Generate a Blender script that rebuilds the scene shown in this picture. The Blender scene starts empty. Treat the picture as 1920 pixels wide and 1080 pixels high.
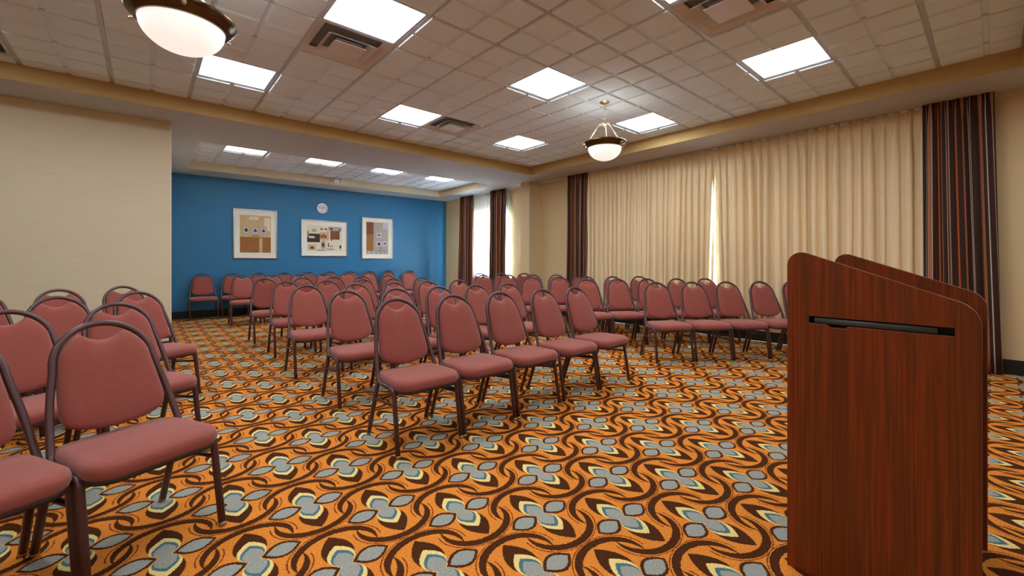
import bpy, bmesh, math, random
from math import sin, cos, pi, radians, sqrt
from mathutils import Vector, Matrix

random.seed(7)
SC = bpy.context.scene
COL = SC.collection

# ------------------------------------------------------------------ camera
H = 1.115                       # camera height above the carpet
YAW = radians(41.95)
cam = bpy.data.cameras.new('camera')
cam.sensor_width = 36.0
cam.lens = 790.57 / 1920 * 36.0
cam.shift_x = -(984.93 - 960) / 1920
cam.shift_y = -(540 - 488.05) / 1920
cam.clip_start = 0.02
cam_o = bpy.data.objects.new('camera', cam)
COL.objects.link(cam_o)
cam_o.location = (0, 0, H)
cam_o.rotation_euler = (pi / 2, 0, -YAW)
SC.camera = cam_o

# ------------------------------------------------------------------ world (overcast daylight outside the windows)
W = bpy.data.worlds.new('overcast_sky')
SC.world = W
W.use_nodes = True
W.node_tree.nodes['Background'].inputs[0].default_value = (0.74, 0.87, 1.0, 1)
W.node_tree.nodes['Background'].inputs[1].default_value = 30.0

# ------------------------------------------------------------------ exposure
VS = SC.view_settings
VS.view_transform = 'Standard'
VS.look = 'None'
VS.gamma = 1.0
VS.use_curve_mapping = False
VS.exposure = 1.0
SC.cycles.use_denoising = True
SC.cycles.max_bounces = 10
SC.cycles.diffuse_bounces = 6
SC.cycles.sample_clamp_indirect = 20.0
PANEL = 9.0                     # emission of the ceiling light panels
PANEL_COL = (0.93, 0.98, 1.03)

# room sizes (m)
XW = 6.28                       # window wall
YB = 10.33                      # blue wall
YP, XP = 6.64, 0.22             # partition on the left: face and free end
XL, YN = -5.0, -4.0             # walls out of frame
S_ = H + 1.653                  # soffit height
C_ = H + 1.818                  # tile ceiling height
TX0, TX1, TY0, TY1 = -4.28, 5.56, -0.17, 6.03        # main ceiling tray
AX0, AX1, AY0, AY1 = 0.55, 5.70, 7.40, 9.69          # tray of the rear part
GX, GY, G = 1.572, 3.400, 0.61                       # tile grid

# ================================================================== helpers
MATS = {}

def newmat(name):
    m = bpy.data.materials.new(name)
    m.use_nodes = True
    nt = m.node_tree
    return m, nt, nt.nodes['Principled BSDF']

def lin(c):
    return tuple(((x / 255) / 12.92 if x / 255 <= 0.04045 else ((x / 255 + 0.055) / 1.055) ** 2.4) for x in c)

def plain(name, rgb, rough=0.6, metal=0.0, var=0.06, scale=30.0, bump=0.0, bscale=200.0, spec=0.5, stretch=None, sheen=0.0):
    """procedural paint / plastic / metal: base colour with slight noise and fine relief"""
    if name in MATS:
        return MATS[name]
    m, nt, b = newmat(name)
    N, L = nt.nodes, nt.links
    tc = N.new('ShaderNodeTexCoord')
    src = tc.outputs['Object']
    if stretch:
        mp = N.new('ShaderNodeMapping')
        mp.inputs['Scale'].default_value = stretch
        L.new(src, mp.inputs[0]); src = mp.outputs[0]
    nz = N.new('ShaderNodeTexNoise')
    nz.inputs['Scale'].default_value = scale
    nz.inputs['Detail'].default_value = 4
    L.new(src, nz.inputs['Vector'])
    mix = N.new('ShaderNodeMix'); mix.data_type = 'RGBA'
    mix.inputs[6].default_value = tuple(c * (1 - var) for c in rgb) + (1,)
    mix.inputs[7].default_value = tuple(min(1, c * (1 + var)) for c in rgb) + (1,)
    L.new(nz.outputs[0], mix.inputs[0])
    L.new(mix.outputs[2], b.inputs['Base Color'])
    b.inputs['Roughness'].default_value = rough
    b.inputs['Metallic'].default_value = metal
    b.inputs['Specular IOR Level'].default_value = spec
    if sheen:
        b.inputs['Sheen Weight'].default_value = sheen
    if bump:
        n2 = N.new('ShaderNodeTexNoise')
        n2.inputs['Scale'].default_value = bscale
        L.new(src, n2.inputs['Vector'])
        bp = N.new('ShaderNodeBump')
        bp.inputs['Strength'].default_value = bump
        bp.inputs['Distance'].default_value = 0.002
        L.new(n2.outputs[0], bp.inputs['Height'])
        L.new(bp.outputs[0], b.inputs['Normal'])
    MATS[name] = m
    return m

def glow(name, rgb, strength):
    m, nt, b = newmat(name)
    b.inputs['Base Color'].default_value = (0.8, 0.8, 0.8, 1)
    b.inputs['Emission Color'].default_value = rgb + (1,)
    b.inputs['Emission Strength'].default_value = strength
    MATS[name] = m
    return m

class MB:
    """collects verts / faces, builds one mesh object"""
    def __init__(s):
        s.v, s.f, s.mi, s.sm, s.uv = [], [], [], [], None
    def add(s, verts, faces, mi=0, smooth=False):
        o = len(s.v)
        s.v += [tuple(p) for p in verts]
        for fc in faces:
            s.f.append(tuple(i + o for i in fc)); s.mi.append(mi); s.sm.append(smooth)
    def box(s, a, b, mi=0):
        x0, y0, z0 = a; x1, y1, z1 = b
        s.add([(x0, y0, z0), (x1, y0, z0), (x1, y1, z0), (x0, y1, z0), (x0, y0, z1), (x1, y0, z1), (x1, y1, z1), (x0, y1, z1)],
              [(0, 3, 2, 1), (4, 5, 6, 7), (0, 1, 5, 4), (1, 2, 6, 5), (2, 3, 7, 6), (3, 0, 4, 7)], mi)
    def tube(s, pts, r, n=8, mi=0, sq=1.0, caps=True, closed=False):
        """sweep a (rounded) section along pts; sq<1 squares the section"""
        P = [Vector(p) for p in pts]
        m = len(P)
        T = []
        for i in range(m):
            if closed:
                t = P[(i + 1) % m] - P[i - 1]
            else:
                t = P[min(i + 1, m - 1)] - P[max(i - 1, 0)]
            T.append(t.normalized())
        up = Vector((1, 0, 0)) if abs(T[0].x) < 0.9 else Vector((0, 0, 1))
        nrm = (up - T[0] * up.dot(T[0])).normalized()
        vs = []
        for i in range(m):
            nrm = (nrm - T[i] * nrm.dot(T[i])).normalized()
            bn = T[i].cross(nrm)
            for k in range(n):
                a = 2 * pi * (k + 0.5) / n
                ca, sa = cos(a), sin(a)
                ca = math.copysign(abs(ca) ** sq, ca); sa = math.copysign(abs(sa) ** sq, sa)
                vs.append(P[i] + nrm * (r * ca) + bn * (r * sa))
        fs = []
        rng = m if closed else m - 1
        for i in range(rng):
            j = (i + 1) % m
            for k in range(n):
                l = (k + 1) % n
                fs.append((i * n + k, i * n + l, j * n + l, j * n + k))
        s.add(vs, fs, mi, True)
        if caps and not closed:
            o = len(s.v) - len(vs)
            s.f.append(tuple(o + k for k in range(n))[::-1]); s.mi.append(mi); s.sm.append(False)
            s.f.append(tuple(o + (m - 1) * n + k for k in range(n))); s.mi.append(mi); s.sm.append(False)
    def lathe(s, prof, n=24, mi=0, c=(0, 0, 0)):
        vs, fs = [], []
        for r, z in prof:
            for k in range(n):
                a = 2 * pi * k / n
                vs.append((c[0] + r * cos(a), c[1] + r * sin(a), c[2] + z))
        for i in range(len(prof) - 1):
            for k in range(n):
                l = (k + 1) % n
                fs.append((i * n + k, i * n + l, (i + 1) * n + l, (i + 1) * n + k))
        s.add(vs, fs, mi, True)
    def pillow(s, outline, rings, mi=0, cen=None):
        """closed cushion: outline 2-D points -> rings [(scale, fn(x,y)->xyz)]"""
        n = len(outline)
        cx = sum(p[0] for p in outline) / n if cen is None else cen[0]
        cy = sum(p[1] for p in outline) / n if cen is None else cen[1]
        vs, fs = [], []
        for sc, fn in rings:
            for x, y in outline:
                vs.append(fn(cx + (x - cx) * sc, cy + (y - cy) * sc))
        for i in range(len(rings) - 1):
            for k in range(n):
                l = (k + 1) % n
                fs.append((i * n + k, i * n + l, (i + 1) * n + l, (i + 1) * n + k))
        fs.append(tuple(range(n))[::-1])
        fs.append(tuple((len(rings) - 1) * n + k for k in range(n)))
        s.add(vs, fs, mi, True)
    def mesh(s, name, mats):
        me = bpy.data.meshes.new(name)
        me.from_pydata(s.v, [], s.f)
        for m in (mats if isinstance(mats, (list, tuple)) else [mats]):
            me.materials.append(m)
        me.polygons.foreach_set('material_index', s.mi)
        me.polygons.foreach_set('use_smooth', s.sm)
        me.update()
        return me
    def build(s, name, mats, parent=None, bevel=0.0):
        return obj(name, s.mesh(name, mats), parent, bevel)

def obj(name, me, parent=None, bevel=0.0):
    o = bpy.data.objects.new(name, me)
    COL.objects.link(o)
    if parent:
        o.parent = parent
    if bevel:
        b = o.modifiers.new('bevel', 'BEVEL')
        b.width = bevel; b.segments = 2; b.limit_method = 'ANGLE'
    return o

def fix_normals(me):
    bm = bmesh.new(); bm.from_mesh(me)
    bmesh.ops.recalc_face_normals(bm, faces=bm.faces)
    bm.to_mesh(me); bm.free()

def tag(o, label, cat, group=None):
    o['label'] = label; o['category'] = cat
    if group:
        o['group'] = group
    return o

def thing(name, label, cat, loc=(0, 0, 0), rz=0.0, group=None):
    o = bpy.data.objects.new(name, None)
    o.empty_display_size = 0.1
    COL.objects.link(o)
    o.location = loc; o.rotation_euler = (0, 0, rz)
    return tag(o, label, cat, group)

def struct(o, label=None):
    o['kind'] = 'structure'
    if label:
        o['label'] = label
    return o

def copy_tree(root, parent=None):
    c = root.copy(); COL.objects.link(c)
    c.parent = parent
    for ch in list(root.children):
        copy_tree(ch, c)
    return c

def fillet(pts, rads, seg=5):
    """polyline with rounded corners"""
    P = [Vector(p) for p in pts]
    out = [P[0]]
    for i in range(1, len(P) - 1):
        r = rads[i - 1]
        a = (P[i - 1] - P[i]); b = (P[i + 1] - P[i])
        r = min(r, a.length * 0.49, b.length * 0.49)
        p0 = P[i] + a.normalized() * r; p1 = P[i] + b.normalized() * r
        for k in range(seg + 1):
            t = k / seg
            out.append((1 - t) ** 2 * p0 + 2 * t * (1 - t) * P[i] + t * t * p1)
    out.append(P[-1])
    return out

# ---- a tiny expression builder for shader maths
class EX:
    nt = None
    def __init__(s, sock): s.s = sock
    @staticmethod
    def op(kind, *args):
        n = EX.nt.nodes.new('ShaderNodeMath'); n.operation = kind
        for i, a in enumerate(args):
            if isinstance(a, EX): EX.nt.links.new(a.s, n.inputs[i])
            else: n.inputs[i].default_value = a
        return EX(n.outputs[0])
    def __add__(s, o): return EX.op('ADD', s, o)
    def __radd__(s, o): return EX.op('ADD', o, s)
    def __sub__(s, o): return EX.op('SUBTRACT', s, o)
    def __rsub__(s, o): return EX.op('SUBTRACT', o, s)
    def __mul__(s, o): return EX.op('MULTIPLY', s, o)
    def __rmul__(s, o): return EX.op('MULTIPLY', o, s)
    def __truediv__(s, o): return EX.op('DIVIDE', s, o)
    def __lt__(s, o): return EX.op('LESS_THAN', s, o)
    def __gt__(s, o): return EX.op('GREATER_THAN', s, o)
    def abs(s): return EX.op('ABSOLUTE', s)
    def fl(s): return EX.op('FLOOR', s)
    def sq(s): return EX.op('MULTIPLY', s, s)
def emax(a, b): return EX.op('MAXIMUM', a, b)
def emix(nt, fac, a, b):
    n = nt.nodes.new('ShaderNodeMix'); n.data_type = 'RGBA'
    nt.links.new(fac.s, n.inputs[0])
    for k, c in ((6, a), (7, b)):
        if isinstance(c, tuple): n.inputs[k].default_value = c + (1,)
        else: nt.links.new(c, n.inputs[k])
    return n.outputs[2]

# ================================================================== materials
def carpet_material():
    m, nt, b = newmat('patterned_carpet')
    EX.nt = nt
    N, L = nt.nodes, nt.links
    tc = N.new('ShaderNodeTexCoord')
    # fuzzy tuft edges
    nz = N.new('ShaderNodeTexNoise'); nz.inputs['Scale'].default_value = 230; nz.inputs['Detail'].default_value = 1
    L.new(tc.outputs['Object'], nz.inputs['Vector'])
    sub = N.new('ShaderNodeVectorMath'); sub.operation = 'SUBTRACT'; sub.inputs[1].default_value = (0.5, 0.5, 0.5)
    L.new(nz.outputs['Color'], sub.inputs[0])
    scl = N.new('ShaderNodeVectorMath'); scl.operation = 'SCALE'; scl.inputs['Scale'].default_value = 0.011
    L.new(sub.outputs[0], scl.inputs[0])
    ad = N.new('ShaderNodeVectorMath'); L.new(tc.outputs['Object'], ad.inputs[0]); L.new(scl.outputs[0], ad.inputs[1])
    sp = N.new('ShaderNodeSeparateXYZ'); L.new(ad.outputs[0], sp.inputs[0])
    X, Y = EX(sp.outputs[0]), EX(sp.outputs[1])
    PX, PY, X0, Y0 = 0.4925, 0.5055, 0.546, 2.090
    masks = None
    for half in (0.0, 0.5):
        tx = X * (1 / PX) + (half - X0 / PX); ty = Y * (1 / PY) + (half - Y0 / PY)
        ax = ((tx - (tx + 0.5).fl()) * PX).abs(); ay = ((ty - (ty + 0.5).fl()) * PY).abs()
        e1 = (ax * (1 / .155)).sq() + ((ay - .118) * (1 / .129)).sq()
        e2 = (ax * (1 / .1435)).sq() + ((ay - .082) * (1 / .1325)).sq()
        rib = (e1 < 1.0) * (e2 > 1.0)
        et = (ax * (1 / .168)).sq() + ((ay - .114) * (1 / .1385)).sq()
        thin = ((et - 1.0).abs() < 0.028) * (ay > 0.095)
        pb = ax < (1.0 - ((ay - .096) * (1 / .111)).sq()) * .056
        pc = ax < (1.0 - ((ay - .060) * (1 / .077)).sq()) * .048
        pt = ax < (1.0 - ((ay - .046) * (1 / .060)).sq()) * .040
        pg = ax < (1.0 - ((ay - .036) * (1 / .050)).sq()) * .034
        lo = ay < (1.0 - ((ax - .090) * (1 / .068)).sq()) * .050
        lg = ay < (1.0 - ((ax - .091) * (1 / .054)).sq()) * .037
        cur = [emax(emax(rib, pb), lo), thin, pc, pt, emax(pg, lg), lg]
        masks = cur if masks is None else [emax(a, c) for a, c in zip(masks, cur)]
    # yarn colour variation
    n2 = N.new('ShaderNodeTexNoise'); n2.inputs['Scale'].default_value = 120; n2.inputs['Detail'].default_value = 2
    L.new(tc.outputs['Object'], n2.inputs['Vector'])
    v2 = EX(n2.outputs[0])
    n3 = N.new('ShaderNodeTexNoise'); n3.inputs['Scale'].default_value = 420; n3.inputs['Detail'].default_value = 1
    L.new(tc.outputs['Object'], n3.inputs['Vector'])
    v3 = EX(n3.outputs[0])
    orange = emix(nt, v2, lin((206, 98, 22)), lin((246, 168, 72)))
    brown = emix(nt, v2, lin((50, 20, 4)), lin((96, 54, 24)))
    cream = emix(nt, v2, lin((226, 186, 96)), lin((255, 236, 164)))
    teal = emix(nt, v2, lin((52, 98, 110)), lin((92, 134, 138)))
    grey = emix(nt, v2, lin((128, 136, 134)), lin((184, 182, 168)))
    col = emix(nt, masks[1], orange, lin((122, 48, 12)))
    col = emix(nt, masks[0], col, brown)
    col = emix(nt, masks[2], col, cream)
    col = emix(nt, masks[3], col, teal)
    col = emix(nt, masks[4], col, grey)
    # tufts: light / dark speckle
    mul = N.new('ShaderNodeMix'); mul.data_type = 'RGBA'; mul.blend_type = 'MULTIPLY'; mul.inputs[0].default_value = 1.0
    L.new(col, mul.inputs[6])
    g = v3 * 1.5 + 0.22
    cb = N.new('ShaderNodeCombineColor')
    for i in range(3): L.new(g.s, cb.inputs[i])
    L.new(cb.outputs[0], mul.inputs[7])
    L.new(mul.outputs[2], b.inputs['Base Color'])
    b.inputs['Roughness'].default_value = 0.95
    b.inputs['Specular IOR Level'].default_value = 0.1
    bp = N.new('ShaderNodeBump'); bp.inputs['Strength'].default_value = 0.6; bp.inputs['Distance'].default_value = 0.004
    L.new(n3.outputs[0], bp.inputs['Height']); L.new(bp.outputs[0], b.inputs['Normal'])
    return m

def wood_material():
    m, nt, b = newmat('cherry_veneer')
    N, L = nt.nodes, nt.links
    tc = N.new('ShaderNodeTexCoord')
    mp = N.new('ShaderNodeMapping'); mp.inputs['Scale'].default_value = (9, 9, 0.55)
    L.new(tc.outputs['Object'], mp.inputs[0])
    n1 = N.new('ShaderNodeTexNoise'); n1.inputs['Scale'].default_value = 1.1; n1.inputs['Detail'].default_value = 3; n1.inputs['Distortion'].default_value = 0.5
    L.new(mp.outputs[0], n1.inputs['Vector'])
    wv = N.new('ShaderNodeMath'); wv.operation = 'MULTIPLY'; wv.inputs[1].default_value = 8.0
    L.new(n1.outputs[0], wv.inputs[0])
    fr = N.new('ShaderNodeMath'); fr.operation = 'PINGPONG'; fr.inputs[1].default_value = 1.0
    L.new(wv.outputs[0], fr.inputs[0])
    mp2 = N.new('ShaderNodeMapping'); mp2.inputs['Scale'].default_value = (160, 160, 2.2)
    L.new(tc.outputs['Object'], mp2.inputs[0])
    n2 = N.new('ShaderNodeTexNoise'); n2.inputs['Scale'].default_value = 1.0; n2.inputs['Detail'].default_value = 3
    L.new(mp2.outputs[0], n2.inputs['Vector'])
    r1 = N.new('ShaderNodeValToRGB')
    r1.color_ramp.elements[0].position = 0.0; r1.color_ramp.elements[0].color = lin((112, 50, 16)) + (1,)
    r1.color_ramp.elements[1].position = 1.0; r1.color_ramp.elements[1].color = lin((126, 55, 16)) + (1,)
    e = r1.color_ramp.elements.new(0.45); e.color = lin((120, 57, 18)) + (1,)
    e = r1.color_ramp.elements.new(0.75); e.color = lin((136, 55, 16)) + (1,)
    L.new(fr.outputs[0], r1.inputs[0])
    mul = N.new('ShaderNodeMix'); mul.data_type = 'RGBA'; mul.blend_type = 'MULTIPLY'; mul.inputs[0].default_value = 0.75
    L.new(r1.outputs[0], mul.inputs[6])
    r2 = N.new('ShaderNodeValToRGB')
    r2.color_ramp.elements[0].position = 0.3; r2.color_ramp.elements[0].color = (0.45, 0.42, 0.40, 1)
    r2.color_ramp.elements[1].position = 0.62; r2.color_ramp.elements[1].color = (1, 1, 1, 1)
    L.new(n2.outputs[0], r2.inputs[0]); L.new(r2.outputs[0], mul.inputs[7])
    L.new(mul.outputs[2], b.inputs['Base Color'])
    b.inputs['Roughness'].default_value = 0.38
    b.inputs['Specular IOR Level'].default_value = 0.35
    return m

def stripe_material(name, gain=1.0):
    """woven stripes along the cloth: U of the UV map is metres across the cloth"""
    m, nt, b = newmat(name)
    N, L = nt.nodes, nt.links
    uv = N.new('ShaderNodeUVMap')
    sx = N.new('ShaderNodeSeparateXYZ'); L.new(uv.outputs[0], sx.inputs[0])
    dv = N.new('ShaderNodeMath'); dv.operation = 'MULTIPLY'; dv.inputs[1].default_value = 1 / 0.17
    L.new(sx.outputs[0], dv.inputs[0])
    fr = N.new('ShaderNodeMath'); fr.operation = 'FRACT'; L.new(dv.outputs[0], fr.inputs[0])
    r = N.new('ShaderNodeValToRGB'); cr = r.color_ramp; cr.interpolation = 'CONSTANT'
    dk, tn, rs, lt, og = (54, 33, 20), (166, 108, 68), (134, 70, 48), (190, 172, 160), (178, 84, 28)
    seq = [(0, dk), (.10, lt), (.12, tn), (.20, lt), (.22, dk), (.36, lt), (.385, dk), (.50, rs), (.53, lt), (.55, tn), (.64, rs),
           (.66, dk), (.78, og), (.82, dk), (.90, rs), (.93, dk)]
    cr.elements[0].position = 0; cr.elements[0].color = lin(seq[0][1]) + (1,)
    cr.elements[1].position = seq[-1][0]; cr.elements[1].color = lin(seq[-1][1]) + (1,)
    for p, c in seq[1:-1]:
        e = cr.elements.new(p); e.color = lin(c) + (1,)
    L.new(fr.outputs[0], r.inputs[0])
    L.new(r.outputs[0], b.inputs['Base Color'])
    b.inputs['Roughness'].default_value = 0.6
    b.inputs['Specular IOR Level'].default_value = 0.25
    return m

def cloth_material(name, rgb, trans, rough=0.9):
    """woven drapery cloth that lets a little light through"""
    m, nt, b = newmat(name)
    N, L = nt.nodes, nt.links
    tc = N.new('ShaderNodeTexCoord')
    nz = N.new('ShaderNodeTexNoise'); nz.inputs['Scale'].default_value = 60; nz.inputs['Detail'].default_value = 3
    L.new(tc.outputs['Object'], nz.inputs['Vector'])
    mix = N.new('ShaderNodeMix'); mix.data_type = 'RGBA'
    mix.inputs[6].default_value = tuple(c * .95 for c in rgb) + (1,); mix.inputs[7].default_value = tuple(min(1, c * 1.04) for c in rgb) + (1,)
    L.new(nz.outputs[0], mix.inputs[0]); L.new(mix.outputs[2], b.inputs['Base Color'])
    b.inputs['Roughness'].default_value = rough
    b.inputs['Specular IOR Level'].default_value = 0.15
    tr = N.new('ShaderNodeBsdfTranslucent'); L.new(mix.outputs[2], tr.inputs[0])
    ms = N.new('ShaderNodeMixShader'); ms.inputs[0].default_value = trans
    L.new(b.outputs[0], ms.inputs[1]); L.new(tr.outputs[0], ms.inputs[2])
    L.new(ms.outputs[0], N['Material Output'].inputs[0])
    return m

def wallpaper(name, rgb):
    """grasscloth wall covering: fine horizontal threads"""
    m, nt, b = newmat(name)
    N, L = nt.nodes, nt.links
    tc = N.new('ShaderNodeTexCoord')
    mp = N.new('ShaderNodeMapping'); mp.inputs['Scale'].default_value = (3.0, 3.0, 90)
    L.new(tc.outputs['Object'], mp.inputs[0])
    nz = N.new('ShaderNodeTexNoise'); nz.inputs['Scale'].default_value = 1.0; nz.inputs['Detail'].default_value = 3
    L.new(mp.outputs[0], nz.inputs['Vector'])
    mix = N.new('ShaderNodeMix'); mix.data_type = 'RGBA'
    mix.inputs[6].default_value = tuple(c * .92 for c in rgb) + (1,); mix.inputs[7].default_value = tuple(min(1, c * 1.06) for c in rgb) + (1,)
    L.new(nz.outputs[0], mix.inputs[0]); L.new(mix.outputs[2], b.inputs['Base Color'])
    b.inputs['Roughness'].default_value = 0.85
    b.inputs['Specular IOR Level'].default_value = 0.2
    bp = N.new('ShaderNodeBump'); bp.inputs['Strength'].default_value = 0.15; bp.inputs['Distance'].default_value = 0.002
    L.new(nz.outputs[0], bp.inputs['Height']); L.new(bp.outputs[0], b.inputs['Normal'])
    return m

M_CARPET = carpet_material()
M_WOOD = wood_material()
M_STRIPE = stripe_material('striped_drapery')
M_CREAM = cloth_material('cream_drapery', (0.86, 0.71, 0.46), 0.016)
M_SHEER = cloth_material('white_sheer', (0.86, 0.88, 0.88), 0.60)
M_PAPER_WALL = wallpaper('beige_grasscloth', (0.74, 0.65, 0.46))
M_TAN = plain('tan_wall_paint', (0.70, 0.54, 0.31), 0.8, var=.03, scale=4, bump=.1, spec=.2)
M_GOLD = plain('gold_fascia_paint', (0.54, 0.38, 0.16), 0.8, var=.03, scale=4, bump=.1, spec=.2)
M_SOFFIT = plain('soffit_paint', (0.50, 0.51, 0.52), 0.85, var=.02, scale=5, bump=.1, spec=.2)
M_BLUE = plain('blue_wall_paint', (0.034, 0.185, 0.365), 0.40, var=.03, scale=3, bump=.1, spec=.3)
M_TILE = plain('acoustic_tile', (0.74, 0.86, 0.95), 0.95, var=.05, scale=70, bump=.5, bscale=350, spec=.1)
M_GRID = plain('ceiling_grid_enamel', (0.50, 0.55, 0.59), 0.4, var=.02, spec=.5)
M_GRID_A = plain('white_tile', (0.70, 0.73, 0.78), 0.95, var=.04, scale=70, bump=.5, bscale=350, spec=.1)
M_BASE = plain('black_rubber_base', (0.008, 0.007, 0.006), 0.45, var=.2, scale=15)
M_FABRIC = plain('maroon_upholstery', (0.295, 0.074, 0.055), 0.85, var=.13, scale=55, bump=.35, bscale=600, spec=.2, sheen=.25)
M_FRAME = plain('burgundy_enamel_tube', (0.085, 0.034, 0.032), 0.36, var=.1, scale=30)
M_PAN = plain('dark_seat_pan', (0.030, 0.016, 0.016), 0.5)
M_GLIDE = plain('brass_glide', (0.42, 0.28, 0.12), 0.35, metal=.7)
M_DARK = plain('black_plastic', (0.012, 0.012, 0.012), 0.4)
M_BRONZE = plain('antique_bronze', (0.13, 0.085, 0.045), 0.22, metal=1.0, var=.25, scale=12)
M_BRASS = plain('pale_brass', (0.72, 0.60, 0.42), 0.28, metal=1.0, var=.1)
M_WHITE = plain('white_enamel', (0.80, 0.79, 0.76), 0.35, var=.02)
M_VENT = plain('vent_enamel', (0.66, 0.66, 0.66), 0.45, var=.03)
M_DUCT = plain('dark_duct', (0.22, 0.21, 0.20), 0.8)
M_SILVER = plain('silver_frame', (0.62, 0.61, 0.60), 0.22, metal=.9, var=.03)
M_MAT = plain('ivory_mat_board', (0.80, 0.77, 0.68), 0.9, var=.02, scale=90)
M_PAPER = plain('white_paper', (0.85, 0.86, 0.90), 0.8, var=.02)
M_PANEL = glow('lit_diffuser', PANEL_COL, PANEL)
M_BOWL = glow('lit_alabaster_glass', (1.0, 0.93, 0.86), 0.40)
M_BULB = glow('lamp_bulb', (1.0, 0.94, 0.84), 30.0)
M_GLASS, _nt, _b = newmat('window_glass')          # thin clear pane: straight-through light plus a faint reflection
_tr = _nt.nodes.new('ShaderNodeBsdfTransparent'); _tr.inputs[0].default_value = (0.94, 0.97, 0.98, 1)
_gl = _nt.nodes.new('ShaderNodeBsdfGlossy'); _gl.inputs['Roughness'].default_value = 0.02
_mx = _nt.nodes.new('ShaderNodeMixShader'); _mx.inputs[0].default_value = 0.06
_nt.links.new(_tr.outputs[0], _mx.inputs[1]); _nt.links.new(_gl.outputs[0], _mx.inputs[2])
_nt.links.new(_mx.outputs[0], _nt.nodes['Material Output'].inputs[0])

# ================================================================== the room shell
def slab(name, boxes, mat, label=None):
    mb = MB()
    for a, b in boxes:
        mb.box(a, b)
    return struct(mb.build(name, mat), label)

T = 0.15
mb = MB(); mb.add([(XL, YN, 0), (XW, YN, 0), (XW, YB, 0), (XL, YB, 0)], [(0, 1, 2, 3)])
floor = struct(mb.build('floor', M_CARPET), 'orange carpet patterned with grey and teal flowers and brown scrolls')

slab('wall_back', [((XP, YB, 0), (XW + T, YB + T, C_ + .3))], M_BLUE, 'deep blue painted end wall')
slab('wall_left', [((XL, YP, 0), (XP, YB + T, S_ + .1))], M_PAPER_WALL, 'beige grasscloth partition wall on the left')
slab('wall_far_left', [((XL - T, YN, 0), (XL, YP, C_ + .3))], M_PAPER_WALL)
slab('wall_front', [((XL - T, YN - T, 0), (XW + T, YN, C_ + .3))], M_TAN)
# window wall with two openings
WM = (0.95, 4.75, 0.75, 2.30)       # main window  y0 y1 z0 z1
WA = (7.56, 9.24, 0.30, 2.20)       # rear window
zt = C_ + .3
slab('wall_right', [
    ((XW, YN, 0), (XW + T, WM[0], zt)), ((XW, WM[0], 0), (XW + T, WM[1], WM[2])), ((XW, WM[0], WM[3]), (XW + T, WM[1], zt)),
    ((XW, WM[1], 0), (XW + T, WA[0], zt)), ((XW, WA[0], 0), (XW + T, WA[1], WA[2])), ((XW, WA[0], WA[3]), (XW + T, WA[1], zt)),
    ((XW, WA[1], 0), (XW + T, YB, zt))], M_TAN, 'tan painted window wall')

def window(n, y0, y1, z0, z1, mull):
    root = bpy.data.objects.new('window_%d' % n, None); COL.objects.link(root); struct(root, 'white framed window behind the curtains')
    root.location = (XW + .115, (y0 + y1) / 2, z0)
    w, h = (y1 - y0) / 2, z1 - z0
    fr = MB()
    for a, b in (((-.03, -w, 0), (.03, w, .05)), ((-.03, -w, h - .05), (.03, w, h)), ((-.03, -w, .05), (.03, -w + .05, h - .05)), ((-.03, w - .05, .05), (.03, w, h - .05))):
        fr.box(a, b)
    fr.build('window_frame', M_WHITE, root)
    edges = [-w + .05] + mull + [w - .05]
    for i in range(len(edges) - 1):
        g = MB(); g.box((-.004, edges[i] + .02, .05), (.004, edges[i + 1] - .02, h - .05)); g.build('pane', M_GLASS, root)
        if i:
            k = MB(); k.box((-.025, edges[i] - .02, .05), (.025, edges[i] + .02, h - .05)); k.build('mullion', M_WHITE, root)
window(1, *WM, [-.75, .60])
window(2, *WA, [.30])

# column between the two windows, with a pale corner guard
col = slab('wall_column', [((5.95, 6.50, 0), (XW, 6.76, S_))], M_TAN, 'tan square column against the window wall')
mb = MB(); mb.box((5.944, 6.494, .16), (5.976, 6.499, S_ - .09)); mb.box((5.944, 6.4941, .16), (5.949, 6.53, S_ - .09))
mb.build('corner_guard', M_WHITE if False else plain('almond_vinyl', (0.72, 0.62, 0.46), .5), col)
mb = MB(); mb.box((XP, YP - .004, 0), (XP + .006, YP + .04, S_)); struct(mb.build('trim_1', M_WHITE), 'white corner bead at the end of the partition wall')

# black rubber baseboards
bh, bt = .145, .012
slab('baseboard_right', [((XW - bt, YN, 0), (XW, 6.50, bh)), ((XW - bt, 6.76, 0), (XW, YB, bh)), ((5.95 - bt, 6.5 - bt, 0), (XW - bt, 6.5, bh)), ((5.95 - bt, 6.5, 0), (5.95, 6.76, bh))], M_BASE)
slab('baseboard_back', [((XP, YB - bt, 0), (XW - bt, YB, bh))], M_BASE)
slab('baseboard_left', [((XL, YP - bt, 0), (XP + .0, YP, bh))], M_BASE)

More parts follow.
